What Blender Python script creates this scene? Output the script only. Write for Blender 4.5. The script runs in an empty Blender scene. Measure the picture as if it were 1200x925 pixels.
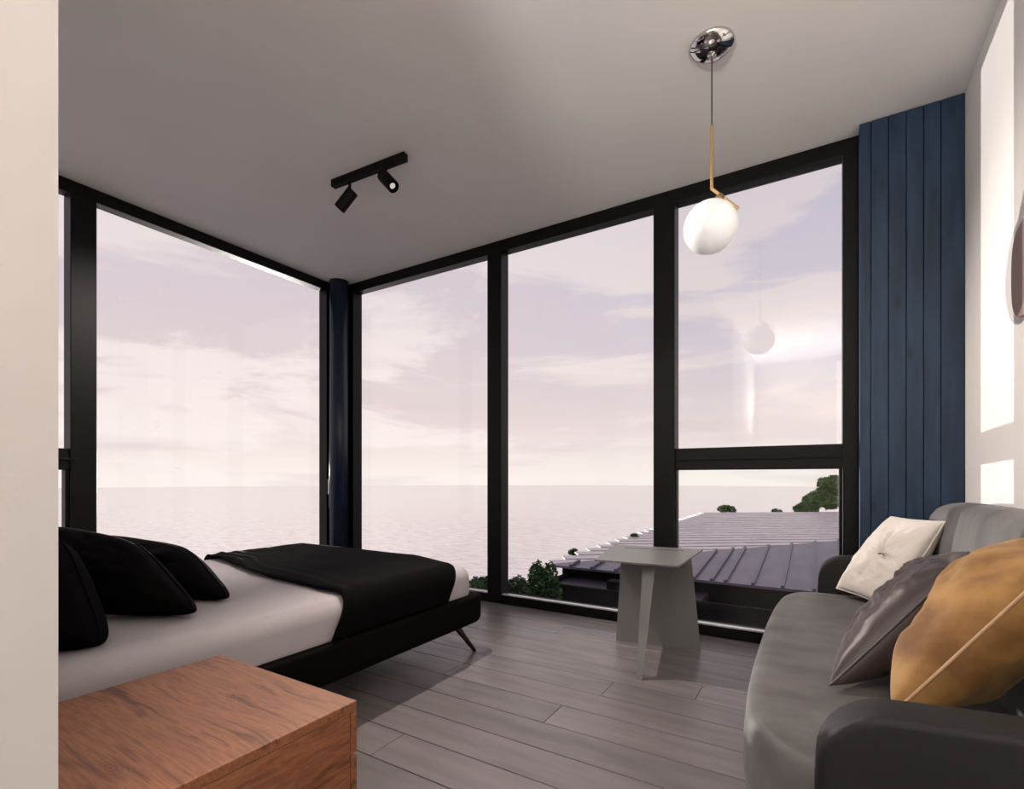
import bpy, bmesh, math, random
from mathutils import Vector, noise, Matrix
random.seed(7)
S = bpy.context.scene
C = S.collection
# ------------------------------------------------------------------ camera
# world: X along the long window wall, Y towards it, camera 1.0 m above the floor
CAMH = 1.0
cd = bpy.data.cameras.new('camera'); cam = bpy.data.objects.new('camera', cd); C.objects.link(cam)
cd.sensor_width = 36; cd.lens = 587/1200*36; cd.shift_y = 0.08125
cd.clip_start = 0.02; cd.clip_end = 3000
cam.location = (0, 0, CAMH); cam.rotation_euler = (math.pi/2, 0, math.atan2(0.5213, 0.8530))
S.camera = cam
# ------------------------------------------------------------------ world sky
W = bpy.data.worlds.new('sky'); S.world = W; W.use_nodes = True
nt = W.node_tree; nt.nodes.clear()
def N(t, typ, **kw):
    n = t.nodes.new(typ)
    for k, v in kw.items(): setattr(n, k, v)
    return n
def math_n(t, op, a, b=None, clamp=False):
    n = N(t, 'ShaderNodeMath', operation=op); n.use_clamp = clamp
    for i, v in enumerate((a, b)):
        if v is None: continue
        if isinstance(v, (int, float)): n.inputs[i].default_value = v
        else: t.links.new(v, n.inputs[i])
    return n.outputs[0]
def ramp(t, fac, stops, interp='LINEAR'):
    n = N(t, 'ShaderNodeValToRGB'); cr = n.color_ramp; cr.interpolation = interp
    while len(cr.elements) < len(stops): cr.elements.new(0.5)
    for e, (p, c) in zip(cr.elements, stops):
        e.position = p; e.color = (*c, 1) if len(c) == 3 else c
    t.links.new(fac, n.inputs[0]); return n.outputs[0]
def mixc(t, fac, a, b, blend='MIX'):
    n = N(t, 'ShaderNodeMix', data_type='RGBA', blend_type=blend)
    for i, v in ((0, fac), (6, a), (7, b)):
        if isinstance(v, (int, float)): n.inputs[i].default_value = v
        elif isinstance(v, tuple): n.inputs[i].default_value = (*v, 1) if len(v) == 3 else v
        else: t.links.new(v, n.inputs[i])
    return n.outputs[2]
SUN_DIR = Vector((0.842, -0.54, 0.0115)).normalized()      # direction the light travels
def srgb(r, g, b):
    return tuple(((v/255)/12.92 if v/255 <= .04045 else ((v/255+.055)/1.055)**2.4) for v in (r, g, b))
tc = N(nt, 'ShaderNodeTexCoord').outputs['Generated']
sep = N(nt, 'ShaderNodeSeparateXYZ'); nt.links.new(tc, sep.inputs[0])
z = sep.outputs[2]
elev = math_n(nt, 'MULTIPLY', z, 1.0)
vm = N(nt, 'ShaderNodeVectorMath', operation='DOT_PRODUCT'); nt.links.new(tc, vm.inputs[0]); vm.inputs[1].default_value = tuple(-SUN_DIR)
toward = math_n(nt, 'MULTIPLY_ADD', vm.outputs['Value'], 0.5); toward.node.inputs[2].default_value = 0.5
base_cool = ramp(nt, elev, [(0.0, srgb(246,240,232)), (0.09, srgb(234,220,219)), (0.22, srgb(213,204,214)), (0.5, srgb(198,192,208)), (1.0, srgb(168,170,192))])
base_warm = ramp(nt, elev, [(0.0, srgb(252,240,234)), (0.04, srgb(244,230,225)), (0.12, srgb(228,212,211)), (0.3, srgb(218,204,210)), (0.55, srgb(212,202,212)), (1.0, srgb(185,182,200))])
tw = ramp(nt, toward, [(0.80, (0,0,0)), (0.98, (1,1,1))])
sky = mixc(nt, tw, base_cool, base_warm)
mp = N(nt, 'ShaderNodeMapping'); nt.links.new(tc, mp.inputs[0]); mp.inputs['Scale'].default_value = (1.0, 1.0, 4.2); mp.inputs['Rotation'].default_value = (-0.10, -0.34, 0.3)
n1 = N(nt, 'ShaderNodeTexNoise'); nt.links.new(mp.outputs[0], n1.inputs[0]); n1.inputs['Scale'].default_value = 2.2; n1.inputs['Detail'].default_value = 12; n1.inputs['Roughness'].default_value = 0.6
n1.inputs['Distortion'].default_value = 0.5
cl = ramp(nt, n1.outputs[0], [(0.46, (0,0,0)), (0.57, (1,1,1))], 'EASE')
low = ramp(nt, elev, [(0.0, (0.9,0.9,0.9)), (0.30, (0.55,0.55,0.55)), (0.7, (0.2,0.2,0.2))])
clf = math_n(nt, 'MULTIPLY', cl, low)
cloudcol = mixc(nt, tw, srgb(243,226,220), srgb(252,240,236))
sky2 = mixc(nt, clf, sky, cloudcol)
# grey-pink undersides low over the sea
mp2 = N(nt, 'ShaderNodeMapping'); nt.links.new(tc, mp2.inputs[0]); mp2.inputs['Scale'].default_value = (1.2, 1.2, 11); mp2.inputs['Location'].default_value = (3.1, 1.7, 0.4)
n2 = N(nt, 'ShaderNodeTexNoise'); nt.links.new(mp2.outputs[0], n2.inputs[0]); n2.inputs['Scale'].default_value = 2.6; n2.inputs['Detail'].default_value = 8
dk = ramp(nt, n2.outputs[0], [(0.52, (0,0,0)), (0.68, (1,1,1))], 'EASE')
dlow = ramp(nt, elev, [(0.0, (0.4,0.4,0.4)), (0.25, (0.3,0.3,0.3)), (0.4, (0,0,0))])
sky3 = mixc(nt, math_n(nt, 'MULTIPLY', dk, dlow), sky2, srgb(218,204,207))
# small pink puffs in the middle sky
mp3 = N(nt, 'ShaderNodeMapping'); nt.links.new(tc, mp3.inputs[0]); mp3.inputs['Scale'].default_value = (3, 3, 5); mp3.inputs['Location'].default_value = (0.6, 0.2, 0.1)
n3 = N(nt, 'ShaderNodeTexNoise'); nt.links.new(mp3.outputs[0], n3.inputs[0]); n3.inputs['Scale'].default_value = 3.2; n3.inputs['Detail'].default_value = 7; n3.inputs['Roughness'].default_value = .6
pf = ramp(nt, n3.outputs[0], [(0.655, (0,0,0)), (0.72, (.8,.8,.8))], 'EASE')
sky4 = mixc(nt, pf, sky3, srgb(240,212,208))
bg = N(nt, 'ShaderNodeBackground'); nt.links.new(sky4, bg.inputs[0]); bg.inputs[1].default_value = 1.08
wo = N(nt, 'ShaderNodeOutputWorld'); nt.links.new(bg.outputs[0], wo.inputs[0])
# ------------------------------------------------------------------ lights
sd = bpy.data.lights.new('sun', 'SUN'); sun = bpy.data.objects.new('sun', sd); C.objects.link(sun)
sd.energy = 3.1; sd.angle = math.radians(0.6); sd.color = (1.0, 0.93, 0.87)
sun.rotation_euler = SUN_DIR.to_track_quat('-Z', 'Y').to_euler()
# unseen panel added behind the camera, for a pale band in the glass
ad = bpy.data.lights.new('back_fill', 'AREA'); al = bpy.data.objects.new('back_fill', ad); C.objects.link(al)
ad.shape = 'RECTANGLE'; ad.size = .36; ad.size_y = 2.5; ad.energy = 5; ad.color = (1, .95, .91)
al.location = (.41, -1.9, 1.45); al.rotation_euler = (math.radians(90), 0, 0)
# unseen light added behind the camera to brighten the ceiling
ud = bpy.data.lights.new('ceiling_fill', 'AREA'); ul = bpy.data.objects.new('ceiling_fill', ud); C.objects.link(ul)
ud.shape = 'DISK'; ud.size = .5; ud.energy = 128; ud.color = (1, .96, .92); ud.spread = math.radians(125)
ul.location = (-.45, -1.9, 1.55); ul.rotation_euler = Vector((.08, .42, .90)).to_track_quat('-Z', 'Y').to_euler()
gd = bpy.data.lights.new('side_fill', 'AREA'); gg = bpy.data.objects.new('side_fill', gd); C.objects.link(gg)  # unseen side panel added to lift the left wall end
gd.shape = 'RECTANGLE'; gd.size = 1.2; gd.size_y = 1.9; gd.energy = 2; gd.color = (1, .96, .93)
gg.location = (.60, -1.3, 1.45); gg.rotation_euler = Vector((-1, 0, 0)).to_track_quat('-Z', 'Z').to_euler()
S.view_settings.view_transform = 'Standard'; S.view_settings.look = 'None'
S.view_settings.gamma = 1; S.view_settings.use_curve_mapping = False
S.view_settings.exposure = 0.0
# ------------------------------------------------------------------ helpers
def ray(px, py, t):
    """point at depth t along a sight line of the photograph (1200x925)"""
    a = (px-600)/587
    return Vector((t*(.8535*a-.5213), t*(.5217*a+.8530), CAMH+t*(560-py)/587))
def wx(px, Y):
    a = (px-600)/587
    return Y*(.8535*a-.5213)/(.5217*a+.8530)
def link(o, parent=None):
    C.objects.link(o)
    if parent is not None:
        o.parent = parent; o.matrix_parent_inverse = parent.matrix_basis.inverted()
    return o
def obj(name, bm, mat, parent=None, smooth=False):
    me = bpy.data.meshes.new(name)
    bm.normal_update(); bm.to_mesh(me); bm.free()
    if mat: me.materials.append(mat)
    if smooth:
        for p in me.polygons: p.use_smooth = True
    o = bpy.data.objects.new(name, me)
    return link(o, parent)
def tag(o, label=None, cat=None, group=None, kind=None):
    if label: o['label'] = label
    if cat: o['category'] = cat
    if group: o['group'] = group
    if kind: o['kind'] = kind
    return o
def thing(name, loc, label, cat, group=None):
    o = bpy.data.objects.new(name, None); o.empty_display_size = .1; C.objects.link(o); o.location = loc
    return tag(o, label, cat, group)
def box(bm, x0, x1, y0, y1, z0, z1, bev=0, seg=2):
    r = bmesh.ops.create_cube(bm, size=1)
    vs = r['verts']
    for v in vs:
        v.co = Vector(((x0+x1)/2+v.co.x*(x1-x0), (y0+y1)/2+v.co.y*(y1-y0), (z0+z1)/2+v.co.z*(z1-z0)))
    if bev:
        es = list({e for v in vs for e in v.link_edges})
        bmesh.ops.bevel(bm, geom=es, offset=bev, segments=seg, profile=0.5, affect='EDGES')
    return bm
def nb(*a, **k): return box(bmesh.new(), *a, **k)
def tube(bm, pts, r, n=12, cap=True):
    pts = [Vector(p) for p in pts]; rs = r if isinstance(r, (list, tuple)) else [r]*len(pts)
    rings = []; ref = None
    for i, p in enumerate(pts):
        d = (pts[min(i+1, len(pts)-1)]-pts[max(i-1, 0)]).normalized()
        if ref is None: ref = Vector((0,0,1)) if abs(d.z) < .9 else Vector((1,0,0))
        u = ref - d*ref.dot(d); u.normalize(); ref = u; v = d.cross(u)
        rings.append([bm.verts.new(p+(u*math.cos(2*math.pi*k/n)+v*math.sin(2*math.pi*k/n))*rs[i]) for k in range(n)])
    for a, b in zip(rings, rings[1:]):
        for k in range(n): bm.faces.new((a[k], a[(k+1) % n], b[(k+1) % n], b[k]))
    if cap:
        bm.faces.new(rings[0][::-1]); bm.faces.new(rings[-1])
    return bm
def lathe(bm, prof, c, n=48):
    """prof: (radius, z)"""
    rings = []
    for r, zz in prof:
        if r < 1e-5: rings.append([bm.verts.new((c[0], c[1], c[2]+zz))])
        else: rings.append([bm.verts.new((c[0]+r*math.cos(2*math.pi*k/n), c[1]+r*math.sin(2*math.pi*k/n), c[2]+zz)) for k in range(n)])
    for a, b in zip(rings, rings[1:]):
        for k in range(n):
            f = [a[k % len(a)], a[(k+1) % len(a)], b[(k+1) % len(b)], b[k % len(b)]]
            f = list(dict.fromkeys(f))
            if len(f) > 2: bm.faces.new(f)
    return bm
def prism(bm, poly, axis, a0, a1):
    """extrude 2D polygon along axis ('x','y','z')"""
    def P(p, a):
        return {'x': (a, p[0], p[1]), 'y': (p[0], a, p[1]), 'z': (p[0], p[1], a)}[axis]
    A = [bm.verts.new(P(p, a0)) for p in poly]; B = [bm.verts.new(P(p, a1)) for p in poly]
    n = len(poly)
    for i in range(n): bm.faces.new((A[i], A[(i+1) % n], B[(i+1) % n], B[i]))
    bm.faces.new(A[::-1]); bm.faces.new(B)
    bmesh.ops.recalc_face_normals(bm, faces=bm.faces)
    return bm
# ------------------------------------------------------------------ materials
def mat(name, col, rough=.5, metal=0, spec=.5, sheen=0, noise_amt=0, nscale=8, stretch=(1,1,1), bump=0, bscale=60, col2=None, emis=None, sheen_col=None, sub=0):
    m = bpy.data.materials.new(name); m.use_nodes = True; t = m.node_tree
    b = t.nodes['Principled BSDF']
    b.inputs['Base Color'].default_value = (*col, 1); b.inputs['Roughness'].default_value = rough
    b.inputs['Metallic'].default_value = metal; b.inputs['Specular IOR Level'].default_value = spec
    if sheen:
        b.inputs['Sheen Weight'].default_value = sheen; b.inputs['Sheen Roughness'].default_value = .35
        if sheen_col: b.inputs['Sheen Tint'].default_value = (*sheen_col, 1)
    if emis:
        b.inputs['Emission Color'].default_value = (*emis[0], 1); b.inputs['Emission Strength'].default_value = emis[1]
    co = N(t, 'ShaderNodeTexCoord').outputs['Object']
    if noise_amt or col2:
        mp = N(t, 'ShaderNodeMapping'); t.links.new(co, mp.inputs[0]); mp.inputs['Scale'].default_value = stretch
        n = N(t, 'ShaderNodeTexNoise'); t.links.new(mp.outputs[0], n.inputs[0]); n.inputs['Scale'].default_value = nscale; n.inputs['Detail'].default_value = 6
        c2 = col2 or tuple(max(0, c*(1-noise_amt)) for c in col)
        t.links.new(ramp(t, n.outputs[0], [(.35, c2), (.65, col)]), b.inputs['Base Color'])
    if bump:
        n = N(t, 'ShaderNodeTexNoise'); t.links.new(co, n.inputs[0]); n.inputs['Scale'].default_value = bscale; n.inputs['Detail'].default_value = 5
        bp = N(t, 'ShaderNodeBump'); bp.inputs['Strength'].default_value = bump; bp.inputs['Distance'].default_value = .01
        t.links.new(n.outputs[0], bp.inputs['Height']); t.links.new(bp.outputs[0], b.inputs['Normal'])
    return m
M = {}
M['plaster'] = mat('white_plaster', (.80, .775, .75), .75, spec=.3, noise_amt=.03, nscale=3, bump=.04, bscale=120)
M['ceiling'] = mat('ceiling_paint', (.76, .735, .705), .8, spec=.2, noise_amt=.03, nscale=2)
M['black'] = mat('black_frame', (.002, .0018, .0017), .42, spec=.19, bump=.16, bscale=500)
M['blackmat'] = mat('slot_shade_black', (.006, .0055, .0055), .45, spec=.3)
M['track'] = mat('black_track_metal', (.004, .0035, .0035), .6, spec=.15)
M['alu'] = mat('aluminium_strip', (.62, .62, .62), .35, metal=.7)
M['bluecol'] = mat('dark_blue_column_paint', (.006, .012, .032), .35, spec=.4)
M['chrome'] = mat('chrome', (.62, .61, .60), .06, metal=1)
M['brass'] = mat('brushed_brass', (.62, .43, .22), .28, metal=1, noise_amt=.1, nscale=40)
M['opal'] = mat('opal_glass', (.82, .82, .81), .2, spec=.4, emis=((1, .98, .96), .16))
M['cable'] = mat('black_cable', (.01, .01, .01), .5)
M['table'] = mat('grey_powder_coat', (.135, .133, .128), .42, spec=.5, bump=.03, bscale=300)
M['sheet'] = mat('white_cotton', (.44, .405, .41), .85, spec=.2, sheen=.1, noise_amt=.04, nscale=6, bump=.12, bscale=400)
M['blackcloth'] = mat('black_cotton', (.0028, .0024, .0024), .8, spec=.04, bump=.05, bscale=300)
M['bedframe'] = mat('black_upholstery', (.004, .0034, .0032), .8, spec=.04, bump=.05, bscale=350)
M['legwood'] = mat('dark_lacquered_wood', (.014, .007, .006), .4)
def velvet(name, c1, c2, sheen, rough=.55, scale=5, stretch=(1,1,1), sheencol=(1,1,1), bump=.05):
    m = mat(name, c1, rough, spec=.25, sheen=sheen, col2=c2, nscale=scale, stretch=stretch, sheen_col=sheencol, bump=bump, bscale=260)
    return m
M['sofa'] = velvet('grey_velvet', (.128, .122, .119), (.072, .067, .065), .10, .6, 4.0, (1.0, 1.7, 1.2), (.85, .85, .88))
M['sofaarm'] = velvet('shaded_arm_velvet', (.009, .0082, .008), (.006, .0055, .0055), .0, .6, 3, (1, 1, 1), (.8, .8, .82))  # near-black copy of the velvet, with the arms' shade put into its colour
M['cream'] = mat('cream_cotton', (.58, .54, .49), .85, spec=.2, sheen=.15, noise_amt=.04, nscale=9, bump=.1, bscale=350)
M['brown'] = velvet('taupe_brown_satin', (.062, .046, .047), (.036, .026, .027), .12, .36, 6, (1, 1, 1), (.9, .8, .8))
M['mustard'] = velvet('mustard_suede', (.28, .150, .048), (.13, .058, .016), .15, .7, 9, (1, 1, 1), (1, .8, .5))
M['mustardpipe'] = mat('tan_piping', (.36, .21, .11), .5)
M['string'] = mat('dark_cord', (.05, .04, .035), .6)
M['mauve'] = mat('mauve_plaster', (.30, .205, .185), .55, noise_amt=.1, nscale=4)
def wood(name, c1, c2, c3, grain=(1, 14, 14), rough=.45, knots=()):
    m = bpy.data.materials.new(name); m.use_nodes = True; t = m.node_tree; b = t.nodes['Principled BSDF']
    co = N(t, 'ShaderNodeTexCoord').outputs['Object']
    mp = N(t, 'ShaderNodeMapping'); t.links.new(co, mp.inputs[0]); mp.inputs['Scale'].default_value = grain
    big = N(t, 'ShaderNodeTexNoise'); t.links.new(co, big.inputs[0]); big.inputs['Scale'].default_value = 4.5; big.inputs['Detail'].default_value = 2
    va = N(t, 'ShaderNodeVectorMath', operation='MULTIPLY_ADD'); t.links.new(big.outputs['Color'], va.inputs[0]); va.inputs[1].default_value = tuple(.7 if g_ > 5 else .15 for g_ in grain); t.links.new(mp.outputs[0], va.inputs[2])
    n = N(t, 'ShaderNodeTexNoise'); t.links.new(va.outputs[0], n.inputs[0]); n.inputs['Scale'].default_value = 2.6; n.inputs['Detail'].default_value = 9; n.inputs['Roughness'].default_value = .62
    n.inputs['Distortion'].default_value = .25
    col = ramp(t, n.outputs[0], [(.34, c3), (.42, c2), (.50, c1), (.56, c2), (.66, c1)])
    for kx, ky, kr in knots:
        sb = N(t, 'ShaderNodeVectorMath', operation='SUBTRACT'); t.links.new(co, sb.inputs[0]); sb.inputs[1].default_value = (kx, ky, .5)
        sc = N(t, 'ShaderNodeVectorMath', operation='MULTIPLY'); t.links.new(sb.outputs[0], sc.inputs[0]); sc.inputs[1].default_value = (.42, 1, 0)
        ln_ = N(t, 'ShaderNodeVectorMath', operation='LENGTH'); t.links.new(sc.outputs[0], ln_.inputs[0])
        wob = math_n(t, 'MULTIPLY_ADD', big.outputs[0], .02); t.links.new(ln_.outputs['Value'], wob.node.inputs[2])
        sn = math_n(t, 'SINE', math_n(t, 'MULTIPLY', wob, 950.0))
        fall = ramp(t, ln_.outputs['Value'], [(0, (.9,)*3), (kr, (0, 0, 0))])
        ring = math_n(t, 'MULTIPLY', math_n(t, 'MULTIPLY_ADD', sn, .35), fall); ring.node.inputs[0].links[0].from_node.inputs[2].default_value = .40
        col = mixc(t, ring, col, c3)
    f = N(t, 'ShaderNodeTexNoise'); t.links.new(mp.outputs[0], f.inputs[0]); f.inputs['Scale'].default_value = 14; f.inputs['Detail'].default_value = 4
    fine = ramp(t, f.outputs[0], [(.35, (.72, .68, .66)), (.55, (1, 1, 1))])
    col = mixc(t, .7, col, fine, 'MULTIPLY')
    t.links.new(col, b.inputs['Base Color']); b.inputs['Roughness'].default_value = rough; b.inputs['Specular IOR Level'].default_value = .35
    bp = N(t, 'ShaderNodeBump'); bp.inputs['Strength'].default_value = .12; bp.inputs['Distance'].default_value = .004
    t.links.new(n.outputs[0], bp.inputs['Height']); t.links.new(bp.outputs[0], b.inputs['Normal'])
    return m
M['oak'] = wood('warm_oak', (.235, .094, .041), (.170, .063, .027), (.080, .028, .012), (.8, 16, 16), .5, ((-1.04, .376, .030), (-1.363, .63, .022)))
M['oakside'] = wood('warm_oak_side', (.235, .092, .040), (.165, .060, .026), (.085, .028, .012), (15, 1.8, 17), .5)
def floor_mat():
    m = bpy.data.materials.new('grey_floor_board'); m.use_nodes = True; t = m.node_tree; b = t.nodes['Principled BSDF']
    co = N(t, 'ShaderNodeTexCoord').outputs['Object']
    inf = N(t, 'ShaderNodeObjectInfo')
    mp = N(t, 'ShaderNodeMapping'); t.links.new(co, mp.inputs[0]); mp.inputs['Scale'].default_value = (1.2, 7, 7)
    cx = N(t, 'ShaderNodeCombineXYZ'); t.links.new(math_n(t, 'MULTIPLY', inf.outputs['Random'], 37.0), cx.inputs[0]); t.links.new(math_n(t, 'MULTIPLY', inf.outputs['Random'], 91.0), cx.inputs[1])
    t.links.new(cx.outputs[0], mp.inputs['Location'])
    n = N(t, 'ShaderNodeTexNoise'); t.links.new(mp.outputs[0], n.inputs[0]); n.inputs['Scale'].default_value = 2.0; n.inputs['Detail'].default_value = 8
    col = ramp(t, n.outputs[0], [(.32, (.115, .101, .102)), (.5, (.145, .128, .129)), (.7, (.170, .150, .151))])
    tone = ramp(t, inf.outputs['Random'], [(0, (.88, .88, .88)), (1, (1.08, 1.06, 1.06))])
    col = mixc(t, 1.0, col, tone, 'MULTIPLY')
    t.links.new(col, b.inputs['Base Color'])
    r = ramp(t, n.outputs[0], [(.3, (.40, .40, .40)), (.7, (.30, .30, .30))]); t.links.new(r, b.inputs['Roughness'])
    b.inputs['Specular IOR Level'].default_value = .42
    bp = N(t, 'ShaderNodeBump'); bp.inputs['Strength'].default_value = .06; bp.inputs['Distance'].default_value = .004
    t.links.new(n.outputs[0], bp.inputs['Height']); t.links.new(bp.outputs[0], b.inputs['Normal'])
    return m
M['floor'] = floor_mat()
M['under'] = mat('dark_joint', (.02, .018, .018), .8)  # dark base under the planks, visible in the joints
def blue_mat():
    m = bpy.data.materials.new('blue_stained_board'); m.use_nodes = True; t = m.node_tree; b = t.nodes['Principled BSDF']
    co = N(t, 'ShaderNodeTexCoord').outputs['Object']
    mp = N(t, 'ShaderNodeMapping'); t.links.new(co, mp.inputs[0]); mp.inputs['Scale'].default_value = (9, 9, .9)
    inf = N(t, 'ShaderNodeObjectInfo'); cx = N(t, 'ShaderNodeCombineXYZ'); t.links.new(math_n(t, 'MULTIPLY', inf.outputs['Random'], 50.0), cx.inputs[2]); t.links.new(cx.outputs[0], mp.inputs['Location'])
    n = N(t, 'ShaderNodeTexNoise'); t.links.new(mp.outputs[0], n.inputs[0]); n.inputs['Scale'].default_value = 2.4; n.inputs['Detail'].default_value = 8; n.inputs['Distortion'].default_value = .6
    v = N(t, 'ShaderNodeTexVoronoi'); mpv = N(t, 'ShaderNodeMapping'); t.links.new(co, mpv.inputs[0]); mpv.inputs['Scale'].default_value = (9, 9, 3.2); t.links.new(cx.outputs[0], mpv.inputs['Location']); t.links.new(mpv.outputs[0], v.inputs[0]); v.inputs['Scale'].default_value = 1
    kn = ramp(t, v.outputs['Distance'], [(.05, (.25, .25, .3)), (.16, (1, 1, 1))])
    col = ramp(t, n.outputs[0], [(.3, (.006, .018, .040)), (.5, (.010, .030, .063)), (.72, (.016, .043, .085))])
    col = mixc(t, .8, col, kn, 'MULTIPLY')
    t.links.new(col, b.inputs['Base Color']); b.inputs['Roughness'].default_value = .5; b.inputs['Specular IOR Level'].default_value = .35
    return m
M['blue'] = blue_mat()
def glass_mat():
    m = bpy.data.materials.new('window_glass'); m.use_nodes = True; t = m.node_tree; t.nodes.clear()
    tr = N(t, 'ShaderNodeBsdfTransparent'); tr.inputs[0].default_value = (.985, .985, .985, 1)
    gl = N(t, 'ShaderNodeBsdfGlossy'); gl.inputs['Roughness'].default_value = 0.0
    lw = N(t, 'ShaderNodeLayerWeight'); lw.inputs[0].default_value = .5
    p5 = math_n(t, 'POWER', lw.outputs['Facing'], 5.0)
    fr = math_n(t, 'MULTIPLY_ADD', p5, .9); fr.node.inputs[2].default_value = .020
    mx = N(t, 'ShaderNodeMixShader'); t.links.new(fr, mx.inputs[0]); t.links.new(tr.outputs[0], mx.inputs[1]); t.links.new(gl.outputs[0], mx.inputs[2])
    o = N(t, 'ShaderNodeOutputMaterial'); t.links.new(mx.outputs[0], o.inputs[0]); return m
M['glass'] = glass_mat()
# ------------------------------------------------------------------ room shell
H = 2.89; YA = 3.35; XB = -4.04; XC = .6155
YBK = -2.6
o = obj('wall_right', nb(XC, XC+.2, YBK, YA+.15, 0, H), M['plaster']); tag(o, 'white plaster wall behind the sofa', kind='structure')
M['plaster_dim'] = mat('dimmed_plaster', (.50, .475, .46), .75, spec=.25, noise_amt=.03, nscale=3, bump=.03, bscale=120)  # darker copy of the plaster, standing in for weaker light on this wall
o = obj('wall_left', nb(XB-.1, -.88, YBK, .259, 0, H), M['plaster_dim']); tag(o, 'white wall end cutting off the left edge of the view', kind='structure')
o = obj('wall_back', nb(-.88, XC, YBK-.15, YBK, 0, H), M['plaster']); tag(o, kind='structure')
o = obj('ceiling', nb(XB-.15, XC+.2, YBK-.15, YA+.15, H, H+.12), M['ceiling']); tag(o, 'smooth off-white ceiling', kind='structure')
fl = obj('floor', nb(XB-.15, XC+.2, YBK-.15, YA+.15, -.12, -.006), M['under']); tag(fl, 'grey wooden plank floor', kind='structure')
# floor planks, running along X
base_rows = 1.451 - .18*24
rows = []
y = base_rows
while y < YA: rows.append(y); y += .18
pm = {}
for i, y0 in enumerate(rows):
    y1 = min(y0+.18, YA-.002)
    if y1 < -.9: continue
    x = XB - random.uniform(0, 2.1); first = True
    while x < XC:
        L = 2.2
        xa, xb = max(x, XB-.0), min(x+L, XC)
        x += L
        if xb-xa < .03: continue
        if xb <= -.88 and y1 < .259-.2: continue
        bm = nb(xa+.0012, xb-.0012, y0+.0022, y1-.0022, -.012, 0, bev=.0009, seg=1)
        obj('plank', bm, M['floor'], fl)
# ---- window walls
def pane(x0, x1, y0, y1, z0, z1, parent):
    return obj('pane', nb(x0, x1, y0, y1, z0, z1), M['glass'], parent)
# window_1: long side (plane Y = YA)
w1 = obj('window_1', nb(XB+.02, .19, YA, YA+.09, 2.80, H, bev=.004), M['black']); tag(w1, 'long black-framed window wall of four bays facing the sea', kind='structure')
obj('sill', nb(XB+.02, .19, YA, YA+.09, 0, .070, bev=.004), M['black'], w1)
tag(obj('sill_strip', nb(XB+.2, .12, YA-.004, YA+.03, .068, .0775), M['alu'], w1), 'thin bright metal strip along the sill')
mu = [(-3.96, -3.845), (-2.274, -2.142), (-.937, -.798), (.116, .19)]
for i, (a, b) in enumerate(mu):
    obj('mullion', nb(a, b, YA-.012, YA+.10, .0, 2.81, bev=.004), M['black'], w1)
obj('transom', nb(-.80, .12, YA+.002, YA+.085, 1.050, 1.190, bev=.004), M['black'], w1)
tag(obj('transom_strip', nb(-.86, .15, YA-.006, YA+.01, 1.112, 1.120, bev=.002), M['black'], w1))
# inner sash frame of lower light
for a, b, c, d in ((-.80, -.79, .07, 1.05), (.10, .118, .07, 1.05)):
    obj('sash', nb(a, b, YA+.01, YA+.07, c, d, bev=.002), M['black'], w1)
for a, b, c, d in ((-3.85, -2.27, .07, 2.805), (-2.145, -.935, .07, 2.805), (-.80, .118, 1.185, 2.805), (-.80, .118, .07, 1.055)):
    pane(a, b, YA+.038, YA+.044, c, d, w1); 
for a, b, c, d in ((-.80, .118, 1.185, 2.805),):
    pane(a, b, YA+.062, YA+.068, c, d, w1)
# window_2: left side (plane X = XB)
w2 = obj('window_2', nb(XB-.09, XB, .26, 3.36, 2.806, H, bev=.004), M['black']); tag(w2, 'black-framed window wall beside the bed', kind='structure')
obj('sill', nb(XB-.09, XB, .26, 3.36, 0, .07, bev=.004), M['black'], w2)
for a, b in ((1.245, 1.381), (3.177, 3.34)):
    obj('mullion', nb(XB-.10, XB+.012, a, b, 0, 2.81, bev=.004), M['black'], w2)
obj('transom', nb(XB-.085, XB-.002, .26, 1.25, 1.05, 1.185, bev=.004), M['black'], w2)
obj('transom_strip', nb(XB-.01, XB+.02, .26, 1.27, 1.112, 1.122, bev=.002), M['black'], w2)
obj('sash', nb(XB-.07, XB-.01, 1.225, 1.246, .07, 1.05, bev=.002), M['black'], w2)
pane(XB-.044, XB-.038, 1.379, 3.18, .07, 2.81, w2)
pane(XB-.044, XB-.038, .26, 1.247, 1.18, 2.81, w2)
pane(XB-.044, XB-.038, .26, 1.247, .07, 1.055, w2)
hd = bmesh.new(); box(hd, XB+.012, XB+.030, 3.186, 3.212, .84, .99, bev=.004); box(hd, XB+.028, XB+.05, 3.188, 3.208, .70, .96, bev=.006)
tag(obj('handle', hd, M['alu'], w2), 'grey window handle')
# corner filler and round blue post
cf = obj('wall_corner', nb(XB-.10, XB+.03, 3.33, YA+.10, 0, H), M['black']); tag(cf, 'black corner post between the two window walls', kind='structure')
col = bmesh.new(); lathe(col, [(0, 0), (.088, 0), (.088, H-.004), (0, H-.004)], (-3.935, 3.245, 0), 40)
c = obj('corner_column', col, M['bluecol'], None, True); tag(c, 'dark blue round post in the corner between the windows', 'column')
for p in c.data.polygons: p.use_smooth = len(p.vertices) == 4 and abs(p.normal.z) < .5
# blue board wall end
wb = obj('wall_blue', nb(.19, XC, 3.268, YA+.12, 0, H), M['blue']); tag(wb, 'dark blue vertical board cladding beside the window', kind='structure')
edges = [wx(p, 3.25) for p in (1008.2, 1020.4, 1041, 1061.8, 1082.2, 1102.6, 1130.6)]
edges[0] = .188; edges[-1] = XC
for a, b in zip(edges, edges[1:]):
    bm = nb(a+.0012, b-.0012, 3.25, 3.269, .002, H-.002, bev=.0032, seg=2)
    obj('board', bm, M['blue'], wb)
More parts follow.
